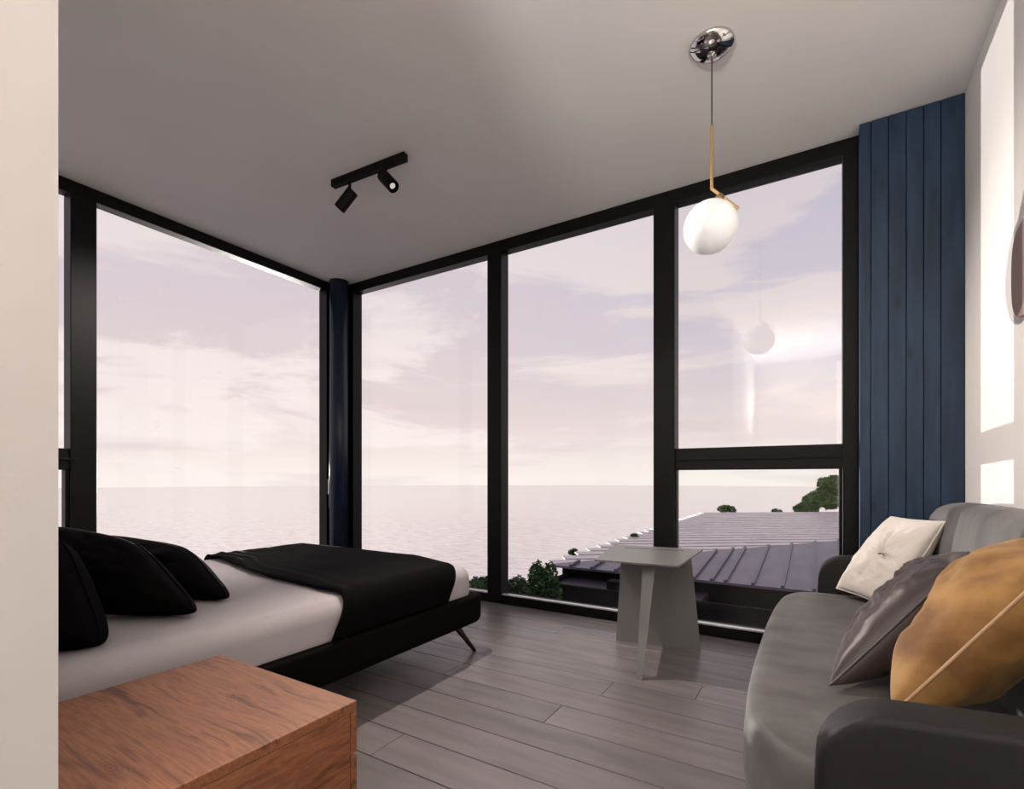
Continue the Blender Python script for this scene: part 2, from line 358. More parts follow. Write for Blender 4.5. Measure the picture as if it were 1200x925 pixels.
# ------------------------------------------------------------------ pendant
px0, py0 = -.396, 2.321
pt = thing('pendant_lamp', (px0, py0, H), 'pendant lamp with white glass globe on bent brass rod under chrome ceiling cup', 'lamp')
R = Vector((.8535, .5217, 0)).normalized()
obj('canopy', lathe(bmesh.new(), [(0, 0), (.093, 0), (.094, -.006), (.088, -.014), (.072, -.026), (.05, -.035), (.025, -.041), (.006, -.043), (.006, -.05), (0, -.05)], (px0, py0, H-.001)), M['chrome'], pt, True)
obj('cable', tube(bmesh.new(), [(px0, py0, H-.045), (px0, py0, 2.53)], .0028, 8), M['cable'], pt, True)
P0 = Vector((px0, py0, 2.262)); P1 = P0+R*.116+Vector((0, 0, -.088))
bm = tube(bmesh.new(), [(px0, py0, 2.536), (px0, py0, 2.258)], .0068, 16)
tube(bm, [P0-(P1-P0).normalized()*.004, P1], .0068, 16)
obj('rod', bm, M['brass'], pt)
dd = (P1-P0).normalized(); nn = Vector((0, 0, 1)) - dd*dd.z; nn.normalize()
gc = Vector((px0, py0, 0))-R*.004; gc += Vector((-.5213, .853, 0))*.020 + R*.007; gc.z = 2.103
gl = bmesh.new(); bmesh.ops.create_uvsphere(gl, u_segments=48, v_segments=32, radius=.114, matrix=Matrix.Translation(gc))
obj('globe', gl, M['opal'], pt, True)
mid = P0+dd*.052
obj('socket', tube(bmesh.new(), [mid, mid-nn*.02, gc+(mid-gc).normalized()*.108], [.016, .02, .026], 20), M['brass'], pt, True)
# ------------------------------------------------------------------ ceiling spots
tl = thing('track_light', (-2.34, 2.145, H), 'black ceiling track light with two tilted cylinder spots', 'lamp')
ra, rb = Vector((-2.636, 2.127, 0)), Vector((-2.045, 2.163, 0))
u = (rb-ra).normalized(); v = Vector((-u.y, u.x, 0))
bm = nb(-.296, .296, -.02, .02, -.045, 0, bev=.004)
bmesh.ops.transform(bm, matrix=Matrix.Translation((*((ra+rb)/2).xy, H-.0005)) @ Matrix.Rotation(math.atan2(u.y, u.x), 4, 'Z'), verts=bm.verts)
obj('rail', bm, M['track'], tl)
def spot(px_top, depth, stem_z, dvec, power, aim=None):
    c0 = Vector(px_top)
    d = Vector(dvec).normalized()
    s = obj('spot', tube(bmesh.new(), [c0-d*.030, c0+d*.105], .036, 28, cap=False), M['track'], tl, False)
    obj('baffle', tube(bmesh.new(), [c0+d*.05, c0+d*.105], [.026, .0355], 28, cap=False), M['track'], s)
    bm = bmesh.new(); tube(bm, [c0-d*.031, c0-d*.0295], .036, 28); me = bm
    obj('back_cap', me, M['track'], s)
    obj('lens', tube(bmesh.new(), [c0+d*.088, c0+d*.094], [.014, .017], 24), M['lens'], s)
    obj('stem', tube(bmesh.new(), [(c0.x, c0.y, H-.04), (c0.x, c0.y, c0.z+.0)], .009, 12), M['track'], s)
    ld = bpy.data.lights.new('spot_lamp', 'SPOT'); lo = bpy.data.objects.new('spot_lamp', ld); C.objects.link(lo)
    lo.parent = s
    ld.energy = power; ld.spot_size = math.radians(92); ld.spot_blend = .6; ld.shadow_soft_size = 0; ld.color = (1, .88, .80)
    lo.location = c0+d*.112; lo.rotation_euler = d.to_track_quat('-Z', 'Y').to_euler()
    return s
M['lens'] = mat('lamp_lens', (.8, .78, .75), .1, emis=((1, .93, .85), .3))
s1 = ray(411, 219, 3.10); s1.z = 2.76; s1.x, s1.y = -2.49, 2.136
s2 = Vector((-2.20, 2.153, 2.785))
spot(s1, 0, 0, (-.62, -.30, -.82), 130)
spot(s2, 0, 0, (.66, -.06, -.70), 270)
# ------------------------------------------------------------------ bed
bed = thing('bed', (-2.46, 1.35, 0), 'low double bed with black upholstered frame and white mattress beside the left window', 'bed')
bm = bmesh.new()
prof = []
def rrect(x0, x1, z0, z1, r, rt=None, n=6):
    rt = r if rt is None else rt
    pts = []
    for cx, cz, a0, rr in ((x1-r, z0+r, -90, r), (x1-rt, z1-rt, 0, rt), (x0+rt, z1-rt, 90, rt), (x0+r, z0+r, 180, r)):
        for k in range(n+1):
            a = math.radians(a0+90*k/n); pts.append((cx+rr*math.cos(a), cz+rr*math.sin(a)))
    return pts
# frame: lofted rounded box, outline rounded at the foot
def loft_box(bm, x0, x1, y0, y1, z0, z1, rp, re_b, re_t, seg=8):
    """box with plan corner radius rp, bottom edge radius re_b, top edge radius re_t"""
    prof = []
    for k in range(seg+1):
        a = math.radians(90*k/seg); prof.append((re_b*(1-math.sin(a)), z0+re_b*(1-math.cos(a))))
    for k in range(seg+1):
        a = math.radians(90*k/seg); prof.append((re_t*(1-math.cos(a)), z1-re_t*(1-math.sin(a))))
    rings = []
    for ins, zz in prof:
        r = max(rp-ins, .004)
        ring = []
        for cx, cy, a0 in ((x1-ins-r, y1-ins-r, 0), (x0+ins+r, y1-ins-r, 90), (x0+ins+r, y0+ins+r, 180), (x1-ins-r, y0+ins+r, 270)):
            for k in range(seg+1):
                a = math.radians(a0+90*k/seg); ring.append(bm.verts.new((cx+r*math.cos(a), cy+r*math.sin(a), zz)))
        rings.append(ring)
    n = len(rings[0])
    for A, B in zip(rings, rings[1:]):
        for k in range(n): bm.faces.new((A[k], A[(k+1) % n], B[(k+1) % n], B[k]))
    bm.faces.new(rings[0][::-1]); bm.faces.new(rings[-1])
    return bm
obj('frame', loft_box(bmesh.new(), -3.29, -1.65, .32, 2.405, .165, .335, .07, .05, .02), M['bedframe'], bed, True)
MT = .497
obj('mattress', loft_box(bmesh.new(), -3.26, -1.685, .36, 2.365, .325, MT, .11, .02, .075, 10), M['sheet'], bed, True)
obj('headboard', nb(-3.3, -1.64, .262, .33, .16, .82, bev=.02), M['bedframe'], bed)
for sx, sy in ((1, 1), (1, -1), (-1, 1), (-1, -1)):
    tx, ty = (-1.76 if sx > 0 else -3.18), (2.24 if sy > 0 else .50)
    obj('leg', tube(bmesh.new(), [(tx, ty, .185), (tx+sx*.07, ty+sy*.115, 0)], [.021, .010], 14), M['legwood'], bed, True)
# throw blanket over the foot half
def blanket():
    bm = bmesh.new(); X0, X1, Yf = -3.27, -1.672, 2.378; r = .085; nu, nv = 96, 60
    drop = .165
    def edge(s, A, B, sgn):  # arc along one coordinate: returns pos, drop
        pass
    L = (X1-X0-2*r)+2*(math.pi/2*r)+2*(drop-r)
    def wrap(s, lo, hi):
        # s measured from lo-side hem; returns coordinate and height drop
        a = drop-r
        if s < a: return lo, drop-s
        s -= a
        if s < math.pi/2*r:
            th = s/r; return lo+r-r*math.cos(th), r-r*math.sin(th)
        s -= math.pi/2*r; w = hi-lo-2*r
        if s < w: return lo+r+s, 0
        s -= w
        if s < math.pi/2*r:
            th = s/r; return hi-r+r*math.sin(th), r-r*math.cos(th)
        s -= math.pi/2*r
        return hi, r+s
    g = []
    for i in range(nu+1):
        f = i/nu; s = f*L; x, dx = wrap(s, X0, X1)
        # head side hem and foot side hem, skewed
        q = (x-X0)/(X1-X0)
        yh = 1.66-.24*min(1, q*1.15)+.02*math.sin(q*9) - (.09*(dx/drop) if q > .5 else 0)
        yf = 2.62-.40*max(0, (q-.0))**1.0 - (.10*(dx/drop) if q > .5 else 0)
        yf -= .05*max(0, q-.7)*3
        row = []
        for j in range(nv+1):
            h = j/nv; yy = yh+(yf-yh)*h
            dy = 0
            lim = Yf-r
            if yy > lim:
                ex = yy-lim
                if ex < math.pi/2*r: y2 = lim+r*math.sin(ex/r); dy = r-r*math.cos(ex/r)
                else: y2 = Yf; dy = r+(ex-math.pi/2*r)
            else: y2 = yy
            zt = MT+.012-dx-dy
            top = max(0, 1-(dx+dy)/.06)
            fold = .016*max(0, math.sin((yy-yh)*70+q*6+noise.noise((x*3, yy*3, 0))*4))*math.exp(-(yy-yh)/.11)*(1.2-q)
            fold += .003*(noise.noise((x*4, yy*6, 1.3))+.4)
            side = noise.noise((yy*9, q, 4))*.006*(1-top)
            th = .0
            edge_t = .010*math.sqrt(max(0, min(1, min(h, 1-h)*30)))
            row.append(bm.verts.new((x+(side+.004 if q > .5 else -side-.004)*(dx > 0), y2+(.004+side)*(dy > 0), zt+(fold)*top+edge_t*top)))
        g.append(row)
    for i in range(nu):
        for j in range(nv): bm.faces.new((g[i][j], g[i+1][j], g[i+1][j+1], g[i][j+1]))
    return bm
bl = obj('throw_blanket', blanket(), M['blackcloth'], None, True)
md = bl.modifiers.new('thick', 'SOLIDIFY'); md.thickness = .008; md.offset = 1
tag(bl, 'black throw blanket draped across the foot half of the bed', 'blanket')
# ------------------------------------------------------------------ cushions
def cushion(c, thick, n=40, pinch=.07, wr=.012, wf=5, seed=0, tuft=False, sharp=.42, rc=.05, fold=0):
    """c: corners c00,c10,c11,c01 (Vectors); returns bm and outline points"""
    bm = bmesh.new(); c00, c10, c11, c01 = [Vector(k) for k in c]
    nrm = ((c10-c00)+(c11-c01)).cross((c01-c00)+(c11-c10)).normalized()
    cen = (c00+c10+c11+c01)/4
    def base(u, v):
        uu = u*(1-pinch*(1-v*v)); vv = v*(1-pinch*(1-u*u))
        k = 1-rc*(u*u*v*v)**1.5; uu *= k; vv *= k
        a, b = (uu+1)/2, (vv+1)/2
        return (c00*(1-a)+c10*a)*(1-b)+(c01*(1-a)+c11*a)*b
    G = {}
    for side in (1, -1):
        for i in range(n+1):
            for j in range(n+1):
                u = -math.cos(math.pi*i/n)*.5+(-1+2*i/n)*.5; v = -math.cos(math.pi*j/n)*.5+(-1+2*j/n)*.5
                rim = i in (0, n) or j in (0, n)
                if rim and side == -1: G[side, i, j] = G[1, i, j]; continue
                e = max(0, (1-u*u)*(1-v*v))
                h = thick/2*e**sharp
                ang = math.atan2(v, u); rr = math.hypot(u, v)
                w = noise.noise((u*wf*.6+seed, v*wf*.6+side*7, seed*.37))*wr*.8 + noise.noise((ang*2.2+seed, rr*1.1, side*3))*wr*.55*min(1, rr)
                w += noise.noise((u*wf*1.5+seed, v*wf*1.2, side*3+seed))*wr*.18
                if fold: w += fold*(max(0, 1-abs(noise.noise((u*2.6+v*1.4+seed, v*4.2-u*2.0, side*2)))*3.2)**2-.25)+fold*.6*(max(0, 1-abs(noise.noise((u*5+seed*2, v*5.5+u*3, side*2)))*3.4)**2-.2)
                if tuft:
                    h *= 1-.62*math.exp(-(rr/.16)**2)-.22*math.exp(-(rr/.42)**2)
                    w += -.020*max(0, math.cos(4*ang+.5))**6*math.exp(-((rr-.25)/.35)**2)
                    w += -.011*max(0, math.cos(9*ang+1.3))**4*math.exp(-((rr-.2)/.25)**2)
                p = base(u, v)+nrm*side*(h+w*min(1, e*1.6))
                G[side, i, j] = bm.verts.new(p)
    for side in (1, -1):
        for i in range(n):
            for j in range(n):
                q = [G[side, i, j], G[side, i+1, j], G[side, i+1, j+1], G[side, i, j+1]]
                bm.faces.new(q if side == 1 else q[::-1])
    out = [G[1, i, 0].co.copy() for i in range(n)]+[G[1, n, j].co.copy() for j in range(n)]+[G[1, n-i, n].co.copy() for i in range(n)]+[G[1, 0, n-j].co.copy() for j in range(n)]
    return bm, out, cen, nrm, base
def make_cushion(name, label, c, thick, m, pipe=None, pr=.004, cat='cushion', group='cushions on the sofa', **k):
    bm, out, cen, nrm, base = cushion(c, thick, **k)
    o = obj(name, bm, m, None, True); tag(o, label, cat, group)
    mesh_pipe = tube(bmesh.new(), out+[out[0]], pr, 8, cap=False)
    obj('piping', mesh_pipe, pipe or m, o, True)
    return o, cen, nrm, base
# black pillows at the head of the bed
make_cushion('pillow', 'black pillow nearest the wooden nightstand, partly hidden by the wall edge', 
    [ray(132, 763, 1.45), ray(-40, 770, 1.42), ray(-60, 622, 1.62), ray(78, 625, 1.56)], .25, M['blackcloth'], cat='pillow', group='black pillows at the head of the bed', seed=2, pinch=.05, wr=.02, rc=.16, sharp=.33)
make_cushion('pillow', 'large black pillow leaning in the middle of the three on the bed',
    [ray(243, 722, 1.76), ray(90, 722, 1.76), ray(55, 614, 2.0), ray(165, 634, 1.88)], .25, M['blackcloth'], cat='pillow', group='black pillows at the head of the bed', seed=5, pinch=.05, wr=.022, rc=.16, sharp=.33)
make_cushion('pillow', 'farthest black pillow on the bed, nearest the left window',
    [ray(279, 706, 1.97), ray(150, 700, 2.2), ray(118, 624, 2.45), ray(222, 640, 2.2)], .20, M['blackcloth'], cat='pillow', group='black pillows at the head of the bed', seed=9, pinch=.05, wr=.018, rc=.16, sharp=.33)
# ------------------------------------------------------------------ nightstand
ns = thing('nightstand', (-1.163, .53, 0), 'warm brown wooden nightstand with a flat top in front of the bed', 'nightstand')
nx0, nx1, ny0, ny1, nz = -1.443, -.884, .262, .780, .500
bm = nb(nx0, nx1, ny0, ny1-.001, nz-.022, nz, bev=.0025)
obj('top', bm, M['oak'], ns)
obj('side_panel', nb(nx1-.022, nx1, ny0, ny1-.020, .10, nz-.0222, bev=.002), M['oakside'], ns)
obj('side_panel', nb(nx0, nx0+.022, ny0, ny1-.020, .10, nz-.0222, bev=.002), M['oakside'], ns)
obj('bottom_panel', nb(nx0+.022, nx1-.022, ny0, ny1-.022, .10, .122), M['oak'], ns)
obj('back_panel', nb(nx0+.022, nx1-.022, ny0+.002, ny0+.012, .122, nz-.022), M['oak'], ns)
for z0, z1 in ((.384, nz-.026), (.104, .378)):
    d = obj('drawer', nb(nx0+.001, nx1-.001, ny1-.018, ny1, z0, z1, bev=.002), M['oak'], ns)
for sx in (nx0+.05, nx1-.05):
    for sy in (ny0+.05, ny1-.06): obj('leg', tube(bmesh.new(), [(sx, sy, .101), (sx, sy, 0)], [.018, .012], 12), M['legwood'], ns, True)
# ------------------------------------------------------------------ side table
st = thing('side_table', (-.83, 2.8, 0), 'small grey metal side table with slotted top on splayed plate legs by the window', 'table')
TZ = .573
A = [ray(697, 656, .427*587/96), ray(795, 663.3, .427*587/103.3), ray(824, 643.8, .427*587/83.8), ray(719.5, 638.5, .427*587/78.5)]
for a_ in A: a_.z = TZ
def bil(u, v): return (A[0]*(1-u)+A[1]*u)*(1-v)+(A[3]*(1-u)+A[2]*u)*v
bm = bmesh.new()
# top with a slot near the back edge, as faces around the hole
us = [0, .16, .84, 1]; vs_ = [0, .80, .835, 1]
grid = [[bm.verts.new(bil(uu, vv)) for vv in vs_] for uu in us]
for i in range(3):
    for j in range(3):
        if i == 1 and j == 1: continue
        bm.faces.new((grid[i][j], grid[i+1][j], grid[i+1][j+1], grid[i][j+1]))
r = bmesh.ops.extrude_face_region(bm, geom=list(bm.faces))
for g_ in r['geom']:
    if isinstance(g_, bmesh.types.BMVert): g_.co.z -= .009
bmesh.ops.recalc_face_normals(bm, faces=bm.faces)
obj('top', bm, M['table'], st)
pq = [bil(.16, .84), bil(.84, .84), bil(.84, .84)-Vector((0, 0, .05)), bil(.16, .84)-Vector((0, 0, .05))]
# big plate: trapezoid standing along X
BL = ray(722, 751, 587/191.); BR = ray(821, 763, 587/203.); 
TLp = ray(724.5, 659, 3.04); TRp = ray(810, 655, 2.82)
BL.z = BR.z = 0
TLp = Vector((BL.x+.035, BL.y, TZ-.009)); TRp = Vector((BR.x-.055, BR.y, TZ-.009))
def plate(pts, th, axis_n):
    bm = bmesh.new(); n_ = Vector(axis_n).normalized()*th/2
    a = [bm.verts.new(Vector(p)-n_) for p in pts]; b = [bm.verts.new(Vector(p)+n_) for p in pts]
    k = len(pts)
    for i in range(k): bm.faces.new((a[i], a[(i+1) % k], b[(i+1) % k], b[i]))
    bm.faces.new(a[::-1]); bm.faces.new(b); bmesh.ops.recalc_face_normals(bm, faces=bm.faces)
    return bm
nrm = (BR-BL).cross(Vector((0, 0, 1)))
pk = plate([p-Vector((0, 0, .0012)) for p in pq], .004, (pq[1]-pq[0]).cross(Vector((0, 0, 1))))
obj('slot_shade_plate', pk, M['blackmat'], st)  # black plate added under the slot to stand in for its shade
obj('leg_plate', plate([BL, BR, TRp, TLp], .006, nrm), M['table'], st)
F = ray(747, 797, 587/237.); F.z = 0
ML = BL.lerp(BR, .36); MT2 = TLp.lerp(TRp, .40)
# folded front leg: narrow channel from the front foot up under the top
d1 = (BR-BL).normalized()
Ft = Vector((F.x-.00, F.y+.13, TZ-.009))
Ft = ray(754.5, 664, 2.62); Ft.z = TZ-.009
bm = plate([F-d1*.004, Ft-d1*.004, Ft-d1*.004+Vector((0.015, .05, 0)), F-d1*.004+Vector((0.004, .03, 0))], .005, d1)
obj('front_leg', bm, M['table'], st)
bm = bmesh.new()
q = [F-d1*.005, F+d1*.022, Ft+d1*.060, Ft-d1*.005]
nq = (q[1]-q[0]).cross(q[3]-q[0]).normalized()*.005
a = [bm.verts.new(p) for p in q]; b = [bm.verts.new(p-nq) for p in q]
for i in range(4): bm.faces.new((a[i], a[(i+1) % 4], b[(i+1) % 4], b[i]))
bm.faces.new(a[::-1]); bm.faces.new(b); bmesh.ops.recalc_face_normals(bm, faces=bm.faces)
obj('front_leg', bm, M['table'], st)
# ------------------------------------------------------------------ sofa
sf = thing('sofa', (.25, 2.06, 0), 'dark grey velvet sofa with rounded seat and arms along the right wall', 'sofa')
SY0, SY1 = 1.03, 3.10
def seat_outline(inset=0, n=10):
    """front curve of the seat, from the near arm round to the far arm, then the back"""
    ctrl = [(.34, 1.13), (.12, 1.135), (-.01, 1.18), (-.09, 1.24), (-.15, 1.36), (-.172, 1.55), (-.182, 1.80), (-.184, 2.10), (-.182, 2.40), (-.172, 2.68), (-.150, 2.84), (-.10, 2.94), (-.02, 2.985), (.12, 3.00), (.34, 3.0)]
    pts = []
    for i in range(len(ctrl)-1):
        p0 = ctrl[max(0, i-1)]; p1 = ctrl[i]; p2 = ctrl[i+1]; p3 = ctrl[min(len(ctrl)-1, i+2)]
        for k in range(4):
            t = k/4
            f = lambda a, b, c_, d: .5*((2*b)+(-a+c_)*t+(2*a-5*b+4*c_-d)*t*t+(-a+3*b-3*c_+d)*t**3)
            pts.append(Vector((f(p0[0], p1[0], p2[0], p3[0]), f(p0[1], p1[1], p2[1], p3[1]), 0)))
    pts.append(Vector((*ctrl[-1], 0)))
    cen = Vector((.36, 2.06, 0)); 
    out = []
    for i, p in enumerate(pts):
        d = (pts[min(i+1, len(pts)-1)]-pts[max(i-1, 0)]).normalized(); nrm = Vector((d.y, -d.x, 0))
        w = 1 if 0 < i < len(pts)-1 else 0
        q = p-nrm*inset
        q.x = min(q.x, .34)
        out.append(q)
    return out
def loft_outline(levels, wob=0):
    bm = bmesh.new(); rings = []
    for ins, zz in levels:
        o_ = seat_outline(ins)
        ring = [bm.verts.new((p.x, p.y, zz+wob*noise.noise((p.x*4, p.y*3, zz*5)))) for p in o_]
        ring += [bm.verts.new((.44, 3.0-abs(ins), zz)), bm.verts.new((.44, 1.13+abs(ins), zz))]
        rings.append(ring)
    n = len(rings[0])
    for a, b in zip(rings, rings[1:]):
        for k in range(n): bm.faces.new((a[k], a[(k+1) % n], b[(k+1) % n], b[k]))
    bm.faces.new(rings[0][::-1])
    # dished/crowned top: fill with shrinking rings
    last = rings[-1]; cen = Vector((.16, 2.06, levels[-1][1]))
    for s in (.93, .8, .6, .35):
        ring = []
        for v0 in rings[-1]:
            p = cen+(Vector(v0.co)-cen)*s; p.z = levels[-1][1]+.012*(1-s)+.004*noise.noise((p.x*5, p.y*4, 0))
            ring.append(bm.verts.new(p))
        for k in range(n): bm.faces.new((last[k], last[(k+1) % n], ring[(k+1) % n], ring[k]))
        last = ring
    bm.faces.new(last)
    bmesh.ops.recalc_face_normals(bm, faces=bm.faces)
    return bm
def inset_sign(): return 1
obj('seat', loft_outline([(-.02, .205), (.0, .225), (.004, .27), (.004, .33), (.0, .375), (-.005, .400), (-.014, .414), (-.028, .420)], .004), M['sofa'], sf, True)
obj('base', loft_outline([(-.055, .09), (-.045, .10), (-.025, .15), (-.012, .205), (-.03, .215)], 0), M['sofa'], sf, True)
# backrest: cross-section swept along Y, with end rounding and forward curve
def backrest():
    bm = bmesh.new(); rings = []; ny = 60
    for i in range(ny+1):
        f = i/ny; y_ = SY0+.005+(SY1-SY0-.01)*f
        e = min(f, 1-f)*(SY1-SY0)
        endr = .20
        k = 1-math.sqrt(max(0, 1-(1-min(e, endr)/endr)**2))   # 0 in the middle, 1 at the ends
        zt = .895+.01*math.sin(math.pi*f)-.20*k-.03*(1-min(1, e/.5))**2
        xf = .40-.015*(1-min(1, e/.5))**2; xb = .600
        zb = .10
        rr = .075
        sec = [(xb-.01, zb), (xf, zb), (xf, .42), (xf+.01, .55), (xf+.028, zt-.16), (xf+.042, zt-.08)]
        cx, cz = (xf+.045+xb)/2, zt-.06
        ra_ = (xb-xf-.045)/2
        for a in range(0, 11):
            th = math.radians(180-18*a); sec.append((cx+ra_*math.cos(th), cz+.06*math.sin(th)))
        sec.append((xb, zt-.15)); sec.append((xb, .3))
        rings.append([bm.verts.new((p[0], y_, p[1])) for p in sec])
    n = len(rings[0])
    for a, b in zip(rings, rings[1:]):
        for k in range(n): bm.faces.new((a[k], a[(k+1) % n], b[(k+1) % n], b[k]))
    bm.faces.new(rings[0][::-1]); bm.faces.new(rings[-1])
    bmesh.ops.recalc_face_normals(bm, faces=bm.faces); return bm
obj('backrest', backrest(), M['sofa'], sf, True)
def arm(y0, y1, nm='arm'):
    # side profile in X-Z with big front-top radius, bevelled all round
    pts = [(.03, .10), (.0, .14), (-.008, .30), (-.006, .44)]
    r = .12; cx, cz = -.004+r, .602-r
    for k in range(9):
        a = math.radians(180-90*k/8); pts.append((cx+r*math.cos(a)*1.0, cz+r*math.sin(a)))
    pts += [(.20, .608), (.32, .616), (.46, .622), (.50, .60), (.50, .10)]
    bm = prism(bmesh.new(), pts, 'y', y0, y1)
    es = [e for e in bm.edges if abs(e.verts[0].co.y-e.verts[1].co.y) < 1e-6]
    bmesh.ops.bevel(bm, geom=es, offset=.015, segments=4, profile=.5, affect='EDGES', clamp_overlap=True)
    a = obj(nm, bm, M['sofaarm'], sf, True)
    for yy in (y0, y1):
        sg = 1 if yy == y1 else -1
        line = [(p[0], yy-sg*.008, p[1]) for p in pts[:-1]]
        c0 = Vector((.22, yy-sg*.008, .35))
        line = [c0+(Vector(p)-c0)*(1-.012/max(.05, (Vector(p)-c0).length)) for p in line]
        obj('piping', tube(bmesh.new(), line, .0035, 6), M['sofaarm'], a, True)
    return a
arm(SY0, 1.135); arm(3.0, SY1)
for xx in (.0, .5):
    for yy in (1.2, 2.9): obj('leg', tube(bmesh.new(), [(xx+.04, yy, .11), (xx+.04, yy, 0)], [.018, .012], 12), M['legwood'], sf, True)
# sofa cushions
o, cen, nrm, base = make_cushion('cushion', 'cream tufted cushion leaning at the far end of the sofa',
    [ray(979, 690, 2.44), ray(1046, 716, 2.12), ray(1109, 611, 2.03), ray(1044, 605, 2.46)], .15, M['cream'], seed=3, tuft=True, pinch=.05, wr=.014, wf=4, n=70, fold=.004, rc=.02)
bt = cen - nrm*.0
sgn = -1 if nrm.dot(Vector((0, 0, 1))-cen) < 0 else 1
nv = nrm*sgn
bm = bmesh.new(); bmesh.ops.create_uvsphere(bm, u_segments=16, v_segments=10, radius=.011, matrix=Matrix.Translation(cen+nv*.024))
obj('button', bm, M['cream'], o, True)
e1 = (base(1, 0)-base(-1, 0)).normalized(); e2 = (base(0, 1)-base(0, -1)).normalized()
ln = [cen+nv*(.030+.056*(1-math.exp(-(s/.032)**2)))+e1*s-e2*(s*.15)+e2*.006*math.sin(s*90) for s in (0, .01, .02, .03, .045, .06, .075)]
obj('cord', tube(bmesh.new(), ln, .0022, 6), M['string'], o, True)
C1, C2 = ray(967, 808, 1.345), ray(1128, 661, 1.30)
make_cushion('cushion', 'dark taupe cushion between the mustard and the cream ones', [C1, C2, Vector((.40, 2.05, .78)), Vector((.20, 1.98, .455))], .19, M['brown'], pipe=M['brown'], pr=.0035, seed=14, pinch=.10, wr=.020, wf=4.5, n=70, sharp=.45, fold=.006)
C1, C2 = ray(1040, 842, 1.06), ray(1238, 662, .96)
make_cushion('cushion', 'mustard suede cushion nearest the camera on the sofa', [C1, C2, C2+Vector((.06, .34, .03)), C1+Vector((.17, .36, .0))], .215, M['mustard'], pipe=M['mustardpipe'], pr=.0035, seed=21, pinch=.04, wr=.022, wf=4, n=56, sharp=.48, fold=.001)
# ------------------------------------------------------------------ mauve wall ornament at the right edge
bm = bmesh.new(); pts = []
cy, cz = 2.30, 1.715
for k in range(48):
    a = 2*math.pi*k/48; c_, s_ = math.cos(a), math.sin(a)
    e = 2/3.2
    pts.append((cy+.185*math.copysign(abs(c_)**e, c_), cz+.17*math.copysign(abs(s_)**e, s_)))
prism(bm, pts, 'x', XC-.022, XC)
bmesh.ops.bevel(bm, geom=[e for e in bm.edges if abs(e.verts[0].co.x-e.verts[1].co.x) < 1e-6 and e.verts[0].co.x < XC-.01], offset=.006, segments=2, affect='EDGES')
tag(obj('wall_ornament', bm, M['mauve']), 'mauve rounded ornament on the white wall at the right edge', 'wall decoration')
# ------------------------------------------------------------------ outside
SEA = -10
def sea_mat():
    m = bpy.data.materials.new('sea_water'); m.use_nodes = True; t = m.node_tree; b = t.nodes['Principled BSDF']
    b.inputs['Roughness'].default_value = .11; b.inputs['Metallic'].default_value = .92
    g = N(t, 'ShaderNodeTexCoord').outputs['Object']
    mp = N(t, 'ShaderNodeMapping'); t.links.new(g, mp.inputs[0]); mp.inputs['Scale'].default_value = (.35, .9, 1); mp.inputs['Rotation'].default_value = (0, 0, -.55)
    n = N(t, 'ShaderNodeTexNoise'); t.links.new(mp.outputs[0], n.inputs[0]); n.inputs['Scale'].default_value = 1.0; n.inputs['Detail'].default_value = 7; n.inputs['Roughness'].default_value = .62
    bp = N(t, 'ShaderNodeBump'); bp.inputs['Strength'].default_value = .5; bp.inputs['Distance'].default_value = .12; t.links.new(ramp(t, n.outputs[0], [(.40, (.80, .73, .74)), (.54, (1, .97, .955))]), b.inputs['Base Color'])  # light and dark of the ripples painted into the water colour
    t.links.new(n.outputs[0], bp.inputs['Height']); t.links.new(bp.outputs[0], b.inputs['Normal'])
    return m
bm = bmesh.new(); bmesh.ops.create_circle(bm, cap_ends=True, segments=128, radius=717)
sea = obj('sea', bm, sea_mat()); sea.location = (0, 0, SEA); tag(sea, 'calm pink-grey sea below the windows', kind='structure')
# neighbouring house with standing seam roof
M['seam'] = mat('purple_grey_metal_roof', (.125, .11, .155), .32, metal=.35, noise_amt=.35, nscale=1.6, stretch=(1.5, .6, 1))
M['slat'] = mat('pale_metal_slat', (.84, .75, .735), .42, metal=.3, noise_amt=.35, nscale=1.3, stretch=(.5, 2.5, 1))
M['darkwall'] = mat('black_render_wall', (.006, .0052, .006), .9, spec=.1)
hs = thing('neighbouring_house', (-1, 16, -7), 'low dark neighbouring house with purple-grey metal roof below the window', 'house')
E = 12.84; sl = .092
def rz(y_): return -1.5+sl*(y_-E)
bx0, by0 = -6.6, 12.95                       # boundary between seam roof and slat roof
bdir = Vector((6.0, 4.8)).normalized()
def ybound(x_): return by0+(x_-bx0)*bdir.y/bdir.x
seams = [-5.94, -5.30, -4.62, -3.9, -3.25, -2.62, -2.20, -1.89, -1.295, -.687, -.07, .55, 1.15, 1.8, 2.45, 3.1, 3.8]
xs = [-6.6]+seams+[4.5]
for a, b in zip(xs, xs[1:]):
    bm = bmesh.new()
    P = [(a, E, rz(E)), (b, E, rz(E)), (b, ybound(b), rz(ybound(b))), (a, max(E+.02, ybound(a)), rz(max(E+.02, ybound(a))))]
    a_ = [bm.verts.new(p) for p in P]; b_ = [bm.verts.new((p[0], p[1], p[2]-.06)) for p in P]
    for i in range(4): bm.faces.new((a_[i], b_[i], b_[(i+1) % 4], a_[(i+1) % 4]))
    bm.faces.new(a_); bm.faces.new(b_[::-1]); bmesh.ops.recalc_face_normals(bm, faces=bm.faces)
    obj('roof_panel', bm, M['seam'], hs)
M['ridge'] = mat('roof_seam_rib', (.09, .08, .115), .35, metal=.3)
for a in seams:
    y1 = ybound(a); bm = nb(a-.035, a+.035, E, y1, 0, .06)
    for v_ in bm.verts: v_.co.z += rz(v_.co.y)
    obj('roof_seam', bm, M['ridge'], hs)
